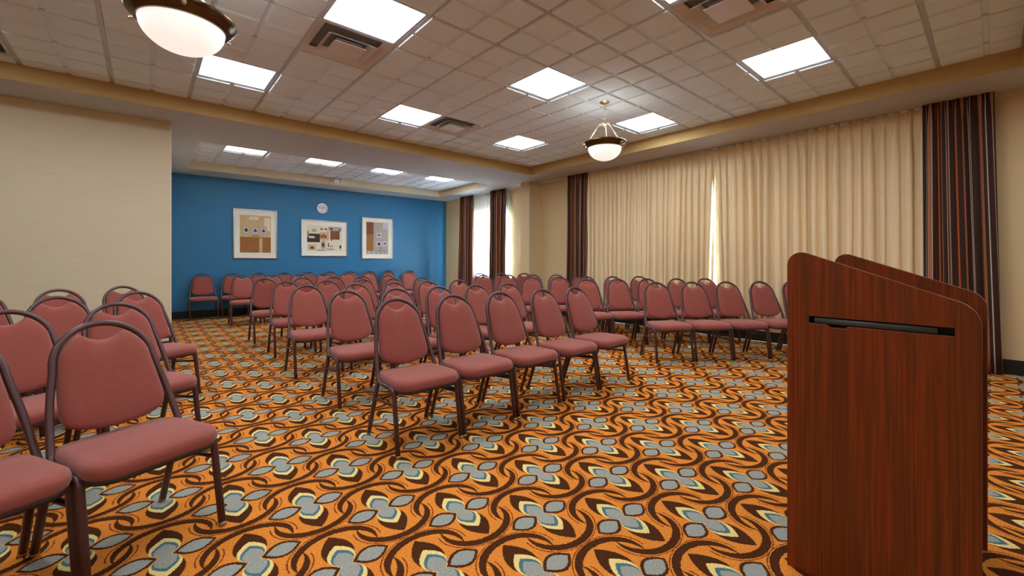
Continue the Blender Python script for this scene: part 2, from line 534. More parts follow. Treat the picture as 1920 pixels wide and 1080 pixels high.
# soffit around the two ceiling trays
zs = C_ + .25
sof = slab('soffit', [
    ((TX1, YN, S_), (XW, AY0, zs)),                       # along the window wall
    ((XL, YN, S_), (TX1, TY0, zs)),                       # behind the camera
    ((XL, TY0, S_), (TX0, TY1, zs)),                      # far left
    ((XL, TY1, S_), (TX1, AY0, zs)),                      # beam between the trays
    ((AX1, AY0, S_), (XW, YB, zs)), ((XL, AY1, S_), (AX1, YB, zs)), ((XP - .3, AY0, S_), (AX0, AY1, zs))], M_SOFFIT, 'plain dropped ceiling border around the tile trays')
def fascia(n, boxes, mat):
    mb = MB()
    for a, b in boxes: mb.box(a, b)
    struct(mb.build('trim_%d' % n, mat), 'gold painted side of the ceiling tray')
ft = .006
fascia(2, [((TX0, TY1 - ft, S_ + .001), (TX1, TY1, C_ + .02)), ((TX1 - ft, TY0, S_ + .001), (TX1, TY1 - ft, C_ + .02)),
           ((TX0, TY0, S_ + .001), (TX1, TY0 + ft, C_ + .02)), ((TX0, TY0, S_ + .001), (TX0 + ft, TY1, C_ + .02))], M_GOLD)
fascia(3, [((AX0, AY1 - ft, S_ + .001), (AX1, AY1, C_ + .02)), ((AX1 - ft, AY0, S_ + .001), (AX1, AY1 - ft, C_ + .02)),
           ((AX0, AY0, S_ + .001), (AX0 + ft, AY1 - ft, C_ + .02))], plain('cream_fascia_paint', (0.66, 0.56, 0.38), .8, var=.02, scale=4))
slab('ceiling_deck', [((XL, YN, C_ + .25), (XW + T, YB + T, C_ + .40))], M_DUCT)

# ---------------------------------------------------------------- tile ceilings: every tile its own piece
LIGHTS = [(-1, -1), (-2, 2), (1, 2), (2, -1), (4, 2), (5, -1), (4, -4), (1, -4), (-2, -4), (-5, -4), (-4, -1), (-5, 2)]
VENTS = [(-1, 0), (2, 2), (2, -4)]
tile_cache = {}
def tile_mesh(x0, x1, y0, y1, mat):
    """acoustic tile scored into four raised squares; extents in metres inside a 0.61 module"""
    key = (round(x0, 3), round(x1, 3), round(y0, 3), round(y1, 3), mat.name)
    if key in tile_cache: return tile_cache[key]
    mb = MB()
    mb.box((x0 + .004, y0 + .004, .004), (x1 - .004, y1 - .004, .018))
    for i in (0, 1):
        for j in (0, 1):
            a0, a1 = max(x0, i * .305) + .015, min(x1, (i + 1) * .305) - .015
            b0, b1 = max(y0, j * .305) + .015, min(y1, (j + 1) * .305) - .015
            if a1 - a0 < .02 or b1 - b0 < .02: continue
            c = .005; z0, z1 = .004, -.013
            mb.add([(a0, b0, z0), (a1, b0, z0), (a1, b1, z0), (a0, b1, z0), (a0 + c, b0 + c, z1), (a1 - c, b0 + c, z1), (a1 - c, b1 - c, z1), (a0 + c, b1 - c, z1)],
                   [(4, 7, 6, 5), (0, 4, 5, 1), (1, 5, 6, 2), (2, 6, 7, 3), (3, 7, 4, 0)])
    me = mb.mesh('ceiling_tile', mat)
    tile_cache[key] = me
    return me

def tile_field(name, bx0, bx1, by0, by1, gx, gy, skip, mat, label):
    root = bpy.data.objects.new(name, None); COL.objects.link(root); struct(root, label)
    root.location = (0, 0, C_)
    i0, i1 = math.floor((bx0 - gx) / G), math.ceil((bx1 - gx) / G)
    j0, j1 = math.floor((by0 - gy) / G), math.ceil((by1 - gy) / G)
    for i in range(i0, i1):
        for j in range(j0, j1):
            if (i, j) in skip: continue
            ox, oy = gx + i * G, gy + j * G
            a0, a1 = max(0, bx0 - ox), min(G, bx1 - ox)
            b0, b1 = max(0, by0 - oy), min(G, by1 - oy)
            if a1 - a0 < .03 or b1 - b0 < .03: continue
            o = obj('ceiling_tile', tile_mesh(a0, a1, b0, b1, mat), root)
            o.location = (ox, oy, 0)
    for i in range(i0 + 1, i1):                      # runners of the suspension grid
        mb = MB(); mb.box((-.012, by0, -.0012), (.012, by1, .030)); o = mb.build('grid_runner', M_GRID, root); o.location.x = gx + i * G
    for j in range(j0 + 1, j1):
        mb = MB(); mb.box((bx0, -.012, -.001), (bx1, .012, .029)); o = mb.build('grid_runner', M_GRID, root); o.location.y = gy + j * G
    return root
AGX, AGY = 0.925, 7.90
ALIGHTS = [(0, 0), (2, 0), (4, 0), (6, 0)]
tile_field('ceiling', TX0, TX1, TY0, TY1, GX, GY, set(LIGHTS + VENTS + [(-5, 3)]), M_TILE, 'suspended ceiling of scored acoustic tiles')
tile_field('ceiling_rear', AX0, AX1, AY0, AY1, AGX, AGY, set(ALIGHTS), M_GRID_A, 'pale tile ceiling of the rear part')

# ---------------------------------------------------------------- light panels
_fr = MB()
for a, b in (((0.012, 0.012, .002), (.598, .030, .05)), ((0.012, .580, .002), (.598, .598, .05)), ((.012, .030, .002), (.030, .580, .05)), ((.580, .030, .002), (.598, .580, .05))):
    _fr.box(a, b)
ME_LFRAME = _fr.mesh('frame', M_GRID)
_df = MB(); _df.box((.030, .030, .010), (.580, .580, .020)); ME_LDIFF = _df.mesh('diffuser', M_PANEL)
_bk = MB(); _bk.box((.012, .012, .051), (.598, .598, .09)); ME_LBACK = _bk.mesh('housing', M_WHITE)
def light_panel(x, y, label, z=C_):
    t = thing('ceiling_light', label, 'ceiling light', (x, y, z), 0, 'square light panels in the tile ceilings')
    obj('frame', ME_LFRAME, t); obj('diffuser', ME_LDIFF, t); obj('housing', ME_LBACK, t)
LAB = {(-1, -1): 'large bright square light panel at top left beside an air vent', (-2, 2): 'square light panel partly hidden by the near pendant lamp',
       (1, 2): 'square light panel touching the farther vent near the beam', (2, -1): 'square light panel in the middle of the main ceiling',
       (4, 2): 'light panel nearest the far corner of the main ceiling', (5, -1): 'light panel just right of the far pendant lamp',
       (4, -4): 'light panel above the cream curtains at upper right', (1, -4): 'light panel cut by the top frame edge beside the upper right vent'}
for n, (i, j) in enumerate(LIGHTS):
    light_panel(GX + i * G, GY + j * G, LAB.get((i, j), 'square light panel outside the picture above the %s' % ['near seats', 'left seats', 'left wall side', 'far left corner'][max(0, n - 8)]))
for x, w in ((4.95, 'nearest the window wall'), (2.15, 'right behind the lectern'), (-.15, 'straight behind the camera'), (-2.45, 'toward the left wall')):  # unseen panels, added to supply the brightness of wall and chair fronts
    light_panel(x, -1.6, 'added surface light panel behind the camera, ' + w, S_ - .092)
for n, (i, j) in enumerate(ALIGHTS):
    light_panel(AGX + i * G, AGY + j * G, ['leftmost', 'second from left', 'third from left', 'rightmost'][n] + ' light panel in the rear ceiling before the blue wall')

# ---------------------------------------------------------------- air vents
def vent(i, j, label):
    t = thing('ceiling_vent', label, 'air vent', (GX + (i + .5) * G, GY + (j + .5) * G, C_), 0, 'square air diffusers')
    def ring(h0, z0, h1, z1, th=.004):
        mb = MB()
        P = [(h0, z0), (h1, z1), (h1 - .002, z1 + th), (h0 - .004, z0 + th)]
        vs = [(sx * h, sy * h, z) for h, z in P for sx, sy in ((-1, -1), (1, -1), (1, 1), (-1, 1))]
        fs = []
        for r in range(4):
            q = (r + 1) % 4
            for k in range(4):
                l = (k + 1) % 4
                fs.append((r * 4 + k, r * 4 + l, q * 4 + l, q * 4 + k))
        mb.add(vs, fs); return mb
    ring(.293, -.001, .232, .030).build('frame', M_VENT, t)
    ring(.200, -.020, .150, .022).build('louver', M_VENT, t)
    mb = MB(); mb.box((-.130, -.130, -.030), (.130, .130, -.026)); mb.box((-.10, -.10, -.026), (.10, .10, .012)); mb.lathe([(0, -.033), (.012, -.033), (.012, -.030)], 12)
    mb.build('centre_plate', M_VENT, t)
    mb = MB(); mb.box((-.285, -.285, .05), (.285, .285, .06)); mb.build('duct', M_DUCT, t)
vent(-1, 0, 'square air vent at upper left beside the large light panel')
vent(2, 2, 'square air vent near the beam, right of a light panel')
vent(2, -4, 'square air vent cut by the top edge at upper right')

# ================================================================== pendant lamps
def pendant(x, y, label):
    t = thing('pendant_lamp', label, 'pendant lamp', (x, y, C_), 0, 'bowl pendant lamps')
    zr = 2.445 - C_                # rim
    mb = MB(); mb.lathe([(0, -.032), (.03, -.03), (.055, -.016), (.066, -.008), (.066, -.0086), (.066, .0)], 24); mb.build('canopy', M_BRASS, t)
    ch = MB(); z = -.03; k = 0
    zh = 2.695 - C_
    while z > zh + .01:
        pts = []
        for q in range(10):
            a = 2 * pi * q / 10
            u, w = .009 * cos(a), .016 * sin(a)
            pts.append((u if k % 2 else 0, 0 if k % 2 else u, z - .016 + w))
        ch.tube(pts, .0022, 5, closed=True)
        z -= .025; k += 1
    ch.build('chain', M_BRASS, t)
    mb = MB(); mb.lathe([(0, zh + .02), (.014, zh + .015), (.012, zh), (.034, zh - .012), (.040, zh - .024), (.030, zh - .034), (.016, zh - .04), (0, zh - .06)], 20); mb.build('hub', M_BRASS, t)
    for q in range(3):
        a = radians(28 + 120 * q)
        mb = MB(); mb.tube(fillet([(.030 * cos(a), .030 * sin(a), zh - .015), (.058 * cos(a), .058 * sin(a), zh - .03), (.205 * cos(a), .205 * sin(a), zr + .012)], [.03]), .0062, 8)
        rod = mb.build('rod', M_BRASS, t)
        mb = MB(); mb.lathe([(0, .014), (.010, .010), (.014, 0), (.010, -.010), (0, -.014)], 10, c=(.062 * cos(a), .062 * sin(a), zh - .034)); mb.build('collar', M_BRASS, rod)
        kn = MB()
        for r0, r1, s in ((.228, .246, .011), (.246, .260, .008)):
            kn.tube([(r0 * cos(a), r0 * sin(a), zr - .02), (r1 * cos(a), r1 * sin(a), zr - .022)], s, 8)
        kn.build('knob', M_BRASS, t)
    mb = MB(); mb.lathe([(.212, zr + .016), (.234, zr + .018), (.245, zr + .010), (.247, zr + .002), (.240, zr - .010), (.222, zr - .034), (.204, zr - .048), (.193, zr - .051), (.188, zr - .044), (.212, zr + .016)], 48)
    mb.build('rim', M_BRONZE, t)
    prof = [(.190, zr - .040)] + [(.190 * cos(a), zr - .045 - .145 * sin(a)) for a in [radians(q) for q in range(5, 90, 7)]] + [(0.0005, zr - .190)]
    prof += [(r * .97, z + .006) for r, z in prof[::-1]]
    mb = MB(); mb.lathe(prof, 48); mb.build('bowl', M_BOWL, t)
    mb = MB(); mb.lathe([(.0005, zr + .03)] + [(.035 * sin(a), zr + .0 + .035 * cos(a)) for a in [radians(q) for q in range(20, 180, 20)]] + [(.0005, zr - .035)], 16)
    mb.build('bulb', M_BULB, t)
pendant(.15, 2.98, 'large pendant lamp with bronze rim at upper left')
pendant(3.90, 2.98, 'small distant pendant lamp hanging before the cream curtains')

# ================================================================== banquet chairs
def lean(z): return .092 + .40 * (z - .40)
def build_chair():
    t = thing('banquet_chair', 'x', 'chair')
    R = .0118
    # back hoop and side rails: one bent tube
    side = fillet([(-.207, -.105, .369), (-.203, .070, .369), (-.184, lean(.55), .55), (-.158, lean(.69), .69)], [.05, .12], 6)
    arch = [(-.158 * cos(a), lean(.69 + .158 * sin(a)), .69 + .158 * sin(a)) for a in [pi * k / 18 for k in range(1, 18)]]
    path = [tuple(p) for p in side] + arch + [(-p[0], p[1], p[2]) for p in side[::-1]]
    mb = MB(); mb.tube(path, R, 8, sq=.75); mb.build('back_frame', M_FRAME, t)
    for sx in (-1, 1):
        mb = MB(); mb.tube(fillet([(sx * .207, -.10, .369), (sx * .207, -.160, .369), (sx * .209, -.222, .012)], [.055], 6), R * 1.08, 8, sq=.75)
        lg = mb.build('leg', M_FRAME, t)
        mb = MB(); mb.tube([(sx * .209, -.222, .016), (sx * .209, -.2245, 0.0)], R * 1.2, 8); mb.build('glide', M_GLIDE, lg)
        mb = MB(); mb.tube([(sx * .199, .085, .364), (sx * .201, .220, .012)], R * 1.08, 8, sq=.75)
        lg = mb.build('leg', M_FRAME, t)
        mb = MB(); mb.tube([(sx * .201, .2185, .016), (sx * .201, .2245, 0.0)], R * 1.2, 8); mb.build('glide', M_GLIDE, lg)
        mb = MB(); mb.tube([(sx * .2075, -.172, .284), (sx * .200, .136, .252)], .0085, 8); mb.build('stretcher', M_FRAME, t)
    # seat
    def rr(x0, x1, xr, y0, y1, rf, rb, n=5):
        """rounded trapezoid, front (y0) half width x1, rear half width xr"""
        pts = []
        for cx, cy, r, a0 in ((x1 - rf, y0 + rf, rf, -90), (xr - rb, y1 - rb, rb, 0), (-xr + rb, y1 - rb, rb, 90), (-x1 + rf, y0 + rf, rf, 180)):
            for k in range(n + 1):
                a = radians(a0 + 90 * k / n)
                pts.append((cx + r * cos(a), cy + r * sin(a)))
        out = []
        m = len(pts)
        for k in range(m):
            p, q = pts[k], pts[(k + 1) % m]
            d = math.hypot(q[0] - p[0], q[1] - p[1]); s = max(1, round(d / .06))
            for u in range(s): out.append((p[0] + (q[0] - p[0]) * u / s, p[1] + (q[1] - p[1]) * u / s))
        return out
    ol = rr(0, .208, .192, -.252, .158, .085, .06)
    def F(z): return lambda x, y: (x, y, z - .018 - .10 * max(0, -y - .17) - .05 * max(0, y))
    mb = MB()
    mb.pillow(ol, [(.90, F(.390)), (.985, F(.392)), (1.0, F(.402)), (1.0, F(.418)), (.985, F(.430)), (.94, F(.439)), (.84, F(.4445)), (.62, F(.448)), (.3, F(.450))], cen=(0, -.045))
    mb.build('seat', M_FABRIC, t)
    mb = MB(); P = lambda z: (lambda x, y: (x, y, z - .018 - .08 * max(0, -y - .17) - .05 * max(0, y)))
    mb.pillow(rr(0, .204, .188, -.247, .154, .082, .056), [(.90, P(.370)), (1, P(.374)), (1, P(.3895)), (.95, P(.391))], cen=(0, -.045)); mb.build('seat_pan', M_PAN, t)
    # backrest: follows the hoop, scooped top edge, rounded lower edge
    o2 = []
    for k in range(9):                              # lower edge
        x = -.116 + .232 * k / 8; o2.append((x, .446 + 1.3 * x * x))
    o2 += [(.140, .474), (.154, .490), (.161, .512), (.159, .57), (.153, .63), (.1445, .685)]
    for a in (14, 26, 38, 50, 60): o2.append((.1445 * cos(radians(a)), .69 + .143 * sin(radians(a))))
    for k in range(1, 10):
        x = .072 - .144 * k / 10; o2.append((x, .780 + .034 * (x / .072) ** 2))
    for a in (120, 130, 142, 154, 166): o2.append((.1445 * cos(radians(a)), .69 + .143 * sin(radians(a))))
    o2 += [(-.1445, .685), (-.153, .63), (-.159, .57), (-.161, .512), (-.154, .490), (-.140, .474)]
    def B(d): return lambda x, z: (x, lean(z) - d, z)
    mb = MB()
    mb.pillow(o2, [(.70, B(-.026)), (.90, B(-.024)), (.98, B(-.016)), (1, B(-.004)), (1, B(.012)), (.985, B(.022)), (.94, B(.031)), (.85, B(.037)), (.66, B(.041)), (.35, B(.043))], cen=(0, .62))
    mb.build('backrest', M_FABRIC, t)
    for ch in t.children:
        fix_normals(ch.data)
    return t

PROTO = build_chair()
_used = []
ORD = ['first', 'second', 'third', 'fourth', 'fifth', 'sixth', 'seventh', 'eighth', 'ninth', 'tenth']
def chair(x, y, deg, label, group):
    if not _used:
        o = PROTO; _used.append(1)
    else:
        o = copy_tree(PROTO)
    o.location = (x, y, 0)
    o.rotation_euler = (0, 0, radians(deg + random.uniform(-.7, .7)))
    o['label'] = label; o['group'] = group; o['category'] = 'chair'
    return o

# centre block (facing the lectern side, -Y)
rows = [(2.460, [1.262, 1.709, 2.157, 2.636, 3.083]), (3.455, [1.275, 1.722, 2.170, 2.617, 3.065]), (4.52, [1.235, 1.74, 2.19, 2.637, 3.085]),
        (5.60, [1.285, 1.76, 2.23, 2.677, 3.125]), (6.72, [1.265, 1.75, 2.20, 2.647, 3.095]), (8.71, [1.27, 1.74, 2.19, 2.637, 3.085, 3.532, 3.98, 4.44])]
for r, (y, xs) in enumerate(rows):
    nm = ['front', 'second', 'third', 'fourth', 'fifth', 'sixth'][r]
    for k, x in enumerate(xs):
        chair(x, y, 0, 'maroon banquet chair, %s from the left in the %s row of the centre block' % (ORD[k], nm), 'centre block chairs')
for k, x in enumerate([.80, 1.28, 1.74, 2.21, 2.68, 3.14, 3.60, 4.06, 4.54, 5.13]):
    chair(x, 9.97, 0, 'maroon banquet chair lined up against the blue wall, %s from the left' % ORD[k], 'chairs against the blue wall')
# left block, turned toward the aisle
for x, y, lb in ((-.042, 2.295, 'nearest large maroon banquet chair at lower left beside the aisle'),
                 (-.448, 2.172, 'maroon banquet chair cut by the left picture edge, nearest the camera'),
                 (-.035, 3.33, 'maroon banquet chair directly behind the nearest large chair, beside the aisle'),
                 (-.440, 3.17, 'maroon banquet chair cut by the left edge behind the nearest large chair'),
                 (.045, 4.49, 'maroon banquet chair on the aisle in the third row of the left block'),
                 (-.375, 4.24, 'second maroon banquet chair from the aisle in the third row, left block'),
                 (-.80, 4.06, 'third maroon banquet chair from the aisle in the third row, left block'),
                 (-.075, 5.61, 'maroon banquet chair by the partition wall end, rear row of the left block'),
                 (-.485, 5.34, 'second maroon chair from the aisle, rear row of the left block'),
                 (-.92, 5.17, 'maroon chair peeking in at the left edge, rear row of left block')):
    chair(x, y, 23, lb, 'left block chairs')
# right block, turned the other way
th = radians(34); ua = Vector((cos(th), -sin(th))); ub = Vector((sin(th), cos(th))); R1 = Vector((4.345, 2.47))
rb = [(0, [0, .457, .902, 1.346, 1.79]), (.93, [-.57, -.13, .31, .75, 1.19]), (1.80, [-1.21, -.767, -.325, .118, .56]),
      (2.80, [-1.92, -1.478, -1.036, -.594, -.152]), (3.78, [-1.95, -1.505, -1.06])]
for r, (bk, ss) in enumerate(rb):
    for k, s in enumerate(ss):
        p = R1 + ub * bk + ua * s
        chair(p.x, p.y, -34, 'maroon banquet chair, %s from the left in the %s row of the angled right block' % (ORD[k], ['front', 'second', 'third', 'fourth', 'last'][r]), 'angled right block chairs')

# ================================================================== curtains
def curtain(name, label, x, y0, y1, z0, z1, folds, amp, mat, cloth=2.0, header=.10, taper=None, seed=0, cat='curtain', group=None, nv=14, pinch=True, yb=None):
    """pleated drapery hanging in the plane X=x from y0 to y1 (yb: y range at the hem)"""
    rnd = random.Random(seed)
    yb = yb or (y0, y1)
    sub = 14 if pinch else 10
    nu = folds * sub
    jit = [rnd.uniform(-.22, .22) for _ in range(folds + 2)]
    am = [rnd.uniform(.45, 1.3) for _ in range(folds + 2)]
    dr = [rnd.uniform(-.35, .35) for _ in range(folds + 2)]
    W_ = (y1 - y0) * cloth
    V, F, UV = [], [], []
    hh = header / (z1 - z0)
    tv = [0, hh * .5, hh * .85, hh, hh * 1.15, hh * 1.5, hh * 2.1, hh * 3] + [hh * 3 + (1 - hh * 3) * k / (nv - 3) for k in range(1, nv - 2)]
    for v in tv:
        z = z1 + (z0 - z1) * v
        hd = max(0.0, 1 - v * (z1 - z0) / (header * 2.2))           # 1 at the header, 0 below
        for i in range(nu + 1):
            f = i / sub; k = int(min(f, folds - 1e-6)); fr = f - k
            d0, d1 = jit[k] + dr[k] * v, jit[k + 1] + dr[k + 1] * v
            if i == 0: d0 = 0
            off = (d0 * (1 - fr) + d1 * fr) * (0 if (k == 0 and fr == 0) or i == nu else 1)
            if pinch: off *= (1 - hd)
            s = (f + off) / folds
            s = min(1, max(0, s))
            ph = 2 * pi * fr
            wv = (1 - cos(ph)) / 2                                   # 0..1..0, ridge in the middle of the fold
            if pinch:                                                # pinch pleat: tight at the foot of the header, opening below
                q = v / hh
                ex = 1.5 + 9.0 * (q ** 1.5 if q < 1 else math.exp(-((q - 1) / 1.6) ** 2))
                deep = wv ** ex
                a = amp * ((am[k] * (1 - hd) + hd) * (.8 + .3 * v)) * (1 - .35 * max(0, 1 - q))
            else:
                deep = wv ** (1.0 + 6.0 * hd)
                a = amp * (am[k]) * (1 - .25 * hd) * (.75 + .35 * v)
            yy0 = y0 + (yb[0] - y0) * v; yy1 = y1 + (yb[1] - y1) * v
            side = sin(2 * ph) * .10 * (yy1 - yy0) / folds * (1 - hd)
            V.append((x - a * deep + amp * .4 + .006 * sin(7 * v + k), yy0 + (yy1 - yy0) * s + side, z))
            UV.append((W_ * f / folds, z))
    n = nu + 1
    for j in range(len(tv) - 1):
        for i in range(nu):
            F.append((j * n + i, (j + 1) * n + i, (j + 1) * n + i + 1, j * n + i + 1))
    me = bpy.data.meshes.new(name)
    me.from_pydata(V, [], F)
    me.materials.append(mat)
    uvl = me.uv_layers.new(name='UVMap')
    for p in me.polygons:
        p.use_smooth = True
        for li, vi in zip(p.loop_indices, p.vertices):
            uvl.data[li].uv = UV[vi]
    o = obj(name, me)
    m = o.modifiers.new('thickness', 'SOLIDIFY'); m.thickness = .0025; m.offset = 0
    return tag(o, label, cat, group)

zt = S_ + .008
curtain('cream_curtain', 'wide cream pleated curtain left of the bright gap', 6.215, 2.757, 5.16, .25, zt - .012, 24, .072, M_CREAM, seed=3, header=.12, group='cream drapes on the window wall', yb=(2.778, 5.16))
curtain('cream_curtain', 'wide cream pleated curtain right of the bright gap, behind the lectern', 6.215, .45, 2.762, .25, zt - .012, 21, .076, M_CREAM, seed=5, header=.12, group='cream drapes on the window wall', yb=(.45, 2.733))
curtain('striped_curtain', 'wide dark brown striped curtain at the right, beside the lectern', 6.15, .00, .515, .012, S_ - .001, 5, .036, M_STRIPE, cloth=1.15, seed=8, group='dark striped drapes', yb=(-.05, .50), pinch=False)
curtain('striped_curtain', 'dark striped curtain at the far end of the cream drapes', 6.15, 5.11, 5.62, .012, S_ - .001, 6, .055, M_STRIPE, cloth=1.5, seed=11, group='dark striped drapes', pinch=False, yb=(5.08, 5.66))
curtain('striped_curtain', 'narrow dark curtain right of the bright rear window', 6.12, 7.50, 8.09, .012, S_ - .001, 7, .055, M_STRIPE, cloth=1.5, seed=13, group='dark striped drapes', pinch=False, yb=(7.52, 8.09))
curtain('striped_curtain', 'narrow dark curtain left of the bright rear window by the blue wall', 6.12, 8.79, 9.37, .012, S_ - .001, 7, .055, M_STRIPE, cloth=1.5, seed=17, group='dark striped drapes', pinch=False, yb=(8.77, 9.44))
curtain('sheer_curtain', 'bright white sheer between the two dark rear curtains', 6.20, 7.46, 9.36, .05, zt - .03, 22, .028, M_SHEER, cloth=1.6, seed=19)
# curtain tracks
def track(y0, y1, label):
    mb = MB(); mb.box((XW - .045, y0, S_ - .022), (XW - .02, y1, S_)); tag(mb.build('curtain_track', M_WHITE), label, 'curtain track', 'white curtain tracks')
track(.02, 6.48, 'white ceiling track carrying the cream drapes')
track(6.80, 9.60, 'white ceiling track over the rear window')

# ================================================================== lectern
def lectern():
    t = thing('lectern', 'dark cherry wood lectern with sloped sides in the right foreground', 'lectern', (1.7421, .0228, 0), radians(-.5))
    D, HB, HF = .485, 1.144, 1.008
    ol = [(0, 0), (D, 0)]
    # back top corner (audience side), rounded, then the slope and the low front corner
    r = .045
    for k in range(7):
        a = radians(0 + 100 * k / 6); ol.append((D - r + r * cos(a), HB - r + r * sin(a)))
    r = .075
    for k in range(8):
        a = radians(105 + 75 * k / 7); ol.append((r + r * cos(a), HF - .018 - r + r * sin(a) + .012))
    def panel(x0, x1, slot):
        cu = bpy.data.curves.new('side_panel', 'CURVE'); cu.dimensions = '2D'; cu.fill_mode = 'BOTH'
        loops = [ol]
        if slot:
            loops.append([(D - .431, .893), (D - .180, .893), (D - .172, .884), (D - .130, .884), (D - .120, .893), (D - .067, .893), (D - .067, .918), (D - .431, .918)])
        for lp in loops:
            sp = cu.splines.new('POLY'); sp.points.add(len(lp) - 1); sp.use_cyclic_u = True
            for p, q in zip(sp.points, lp): p.co = (q[0], q[1], 0, 1)
        cu.extrude = (x1 - x0) / 2
        o = bpy.data.objects.new('tmp', cu); COL.objects.link(o)
        dg = bpy.context.evaluated_depsgraph_get()
        me = bpy.data.meshes.new_from_object(o.evaluated_get(dg))
        bpy.data.objects.remove(o); bpy.data.curves.remove(cu)
        xm = (x0 + x1) / 2
        for v in me.vertices:
            y, z, x = v.co.x, v.co.y, v.co.z
            v.co = (xm + x, y, z)
        bm = bmesh.new(); bm.from_mesh(me)
        bmesh.ops.remove_doubles(bm, verts=bm.verts, dist=1e-5)
        bmesh.ops.dissolve_limit(bm, angle_limit=.001, verts=bm.verts, edges=bm.edges)
        bmesh.ops.recalc_face_normals(bm, faces=bm.faces)
        bm.to_mesh(me); bm.free()
        me.materials.clear(); me.materials.append(M_WOOD); me.materials.append(plain('lit_edge_banding', (0.20, 0.085, 0.05), .28, var=.05))  # edge faces coloured lighter: the overhead light on the panel edges is painted in
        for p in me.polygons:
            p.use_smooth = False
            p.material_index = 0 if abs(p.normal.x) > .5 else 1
        me.name = 'side_panel'
        o = obj('side_panel', me, t)
        b = o.modifiers.new('bevel', 'BEVEL'); b.width = .002; b.segments = 2; b.limit_method = 'ANGLE'; b.angle_limit = radians(50)
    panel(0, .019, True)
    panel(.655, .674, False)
    mb = MB(); mb.box((.019, D - .055, .05), (.655, D - .037, 1.06)); mb.build('front_panel', M_WOOD, t, .001)
    # sloped reading desk
    mb = MB()
    sl = (HB - HF) / (D - .08)
    y0, y1 = .045, D - .06
    za, zb = .905 + .03, .905 + .03 + sl * .9 * (y1 - y0)
    mb.add([(.0195, y0, za), (.6545, y0, za), (.6545, y1, zb), (.0195, y1, zb), (.0195, y0, za - .019), (.6545, y0, za - .019), (.6545, y1, zb - .019), (.0195, y1, zb - .019)],
           [(0, 1, 2, 3), (4, 7, 6, 5), (0, 4, 5, 1), (1, 5, 6, 2), (2, 6, 7, 3), (3, 7, 4, 0)]); mb.build('reading_desk', M_WOOD, t)
    mb = MB(); mb.box((.0195, .06, .50), (.6545, D - .056, .519)); mb.build('shelf', M_WOOD, t, .001)
    mb = MB(); mb.box((.0195, .03, .05), (.6545, D - .056, .069)); mb.build('base_shelf', M_WOOD, t, .001)
    mb = MB(); mb.tube([(.0105, D - .395, .9045), (.0105, D - .085, .9045)], .0105, 10, sq=.7); mb.build('pull_bar', plain('grey_rubber', (.045, .043, .040), .45), t)
    mb = MB(); mb.box((.024, .05, .870), (.654, D - .06, .888)); mb.box((.045, .05, .888), (.06, D - .06, .925)); mb.build('drawer_tray', M_DARK, t)
lectern()

# ================================================================== framed prints and clock on the blue wall
YF = YB - .001
def poly(mb, pts, y, mi):
    mb.add([(x, y, z) for x, z in pts], [tuple(range(len(pts)))], mi)
def rect(mb, x0, x1, z0, z1, y, mi): poly(mb, [(x0, z0), (x1, z0), (x1, z1), (x0, z1)], y, mi)
def leaf(mb, cx, cz, w, h, y, mi, kind=0):
    if kind == 0:                         # pointed oval leaf
        pts = [(cx + w / 2 * sin(pi * k / 6) ** .9, cz - h / 2 + h * k / 6) for k in range(7)] + [(cx - w / 2 * sin(pi * k / 6) ** .9, cz - h / 2 + h * k / 6) for k in range(5, 0, -1)]
        poly(mb, pts, y, mi)
    elif kind == 1:                       # spade
        pts = [(cx, cz + h / 2), (cx + w * .3, cz + h * .05), (cx + w / 2, cz - h * .2), (cx + w * .35, cz - h * .42), (cx, cz - h * .3), (cx - w * .35, cz - h * .42), (cx - w / 2, cz - h * .2), (cx - w * .3, cz + h * .05)]
        poly(mb, pts, y, mi); rect(mb, cx - w * .04, cx + w * .04, cz - h * .55, cz - h * .25, y + .00005, mi)
    else:                                 # star shaped (maple) leaf
        for a in (90, 38, 142, -5, 185):
            a = radians(a); l = h * (.55 if abs(sin(a)) > .3 else .45)
            d = Vector((cos(a), sin(a))); n = Vector((-d.y, d.x)) * w * .13
            poly(mb, [(cx, cz - h * .1), (cx + d.x * l * .5 - n.x, cz - h * .1 + d.y * l * .5 - n.y), (cx + d.x * l, cz - h * .1 + d.y * l), (cx + d.x * l * .5 + n.x, cz - h * .1 + d.y * l * .5 + n.y)], y, mi)
        rect(mb, cx - w * .03, cx + w * .03, cz - h * .5, cz - h * .08, y + .00005, mi)

ART = [plain('art_sand', lin((206, 176, 128)), .9, var=.22, scale=9), plain('art_sienna', lin((158, 104, 56)), .9, var=.22, scale=8),
       plain('art_greybeige', lin((176, 164, 150)), .9, var=.12, scale=10), plain('art_umber', lin((70, 54, 46)), .9, var=.2, scale=20),
       plain('art_brick', lin((128, 74, 54)), .9, var=.2, scale=14), plain('art_ivory', lin((226, 212, 184)), .9, var=.06, scale=12),
       plain('art_lilac', lin((196, 190, 200)), .9, var=.08, scale=10), plain('art_olive', lin((150, 140, 78)), .9, var=.2, scale=20)]
SAND, SIEN, GREY, UMB, BRK, IVO, LIL, OLV = range(8)

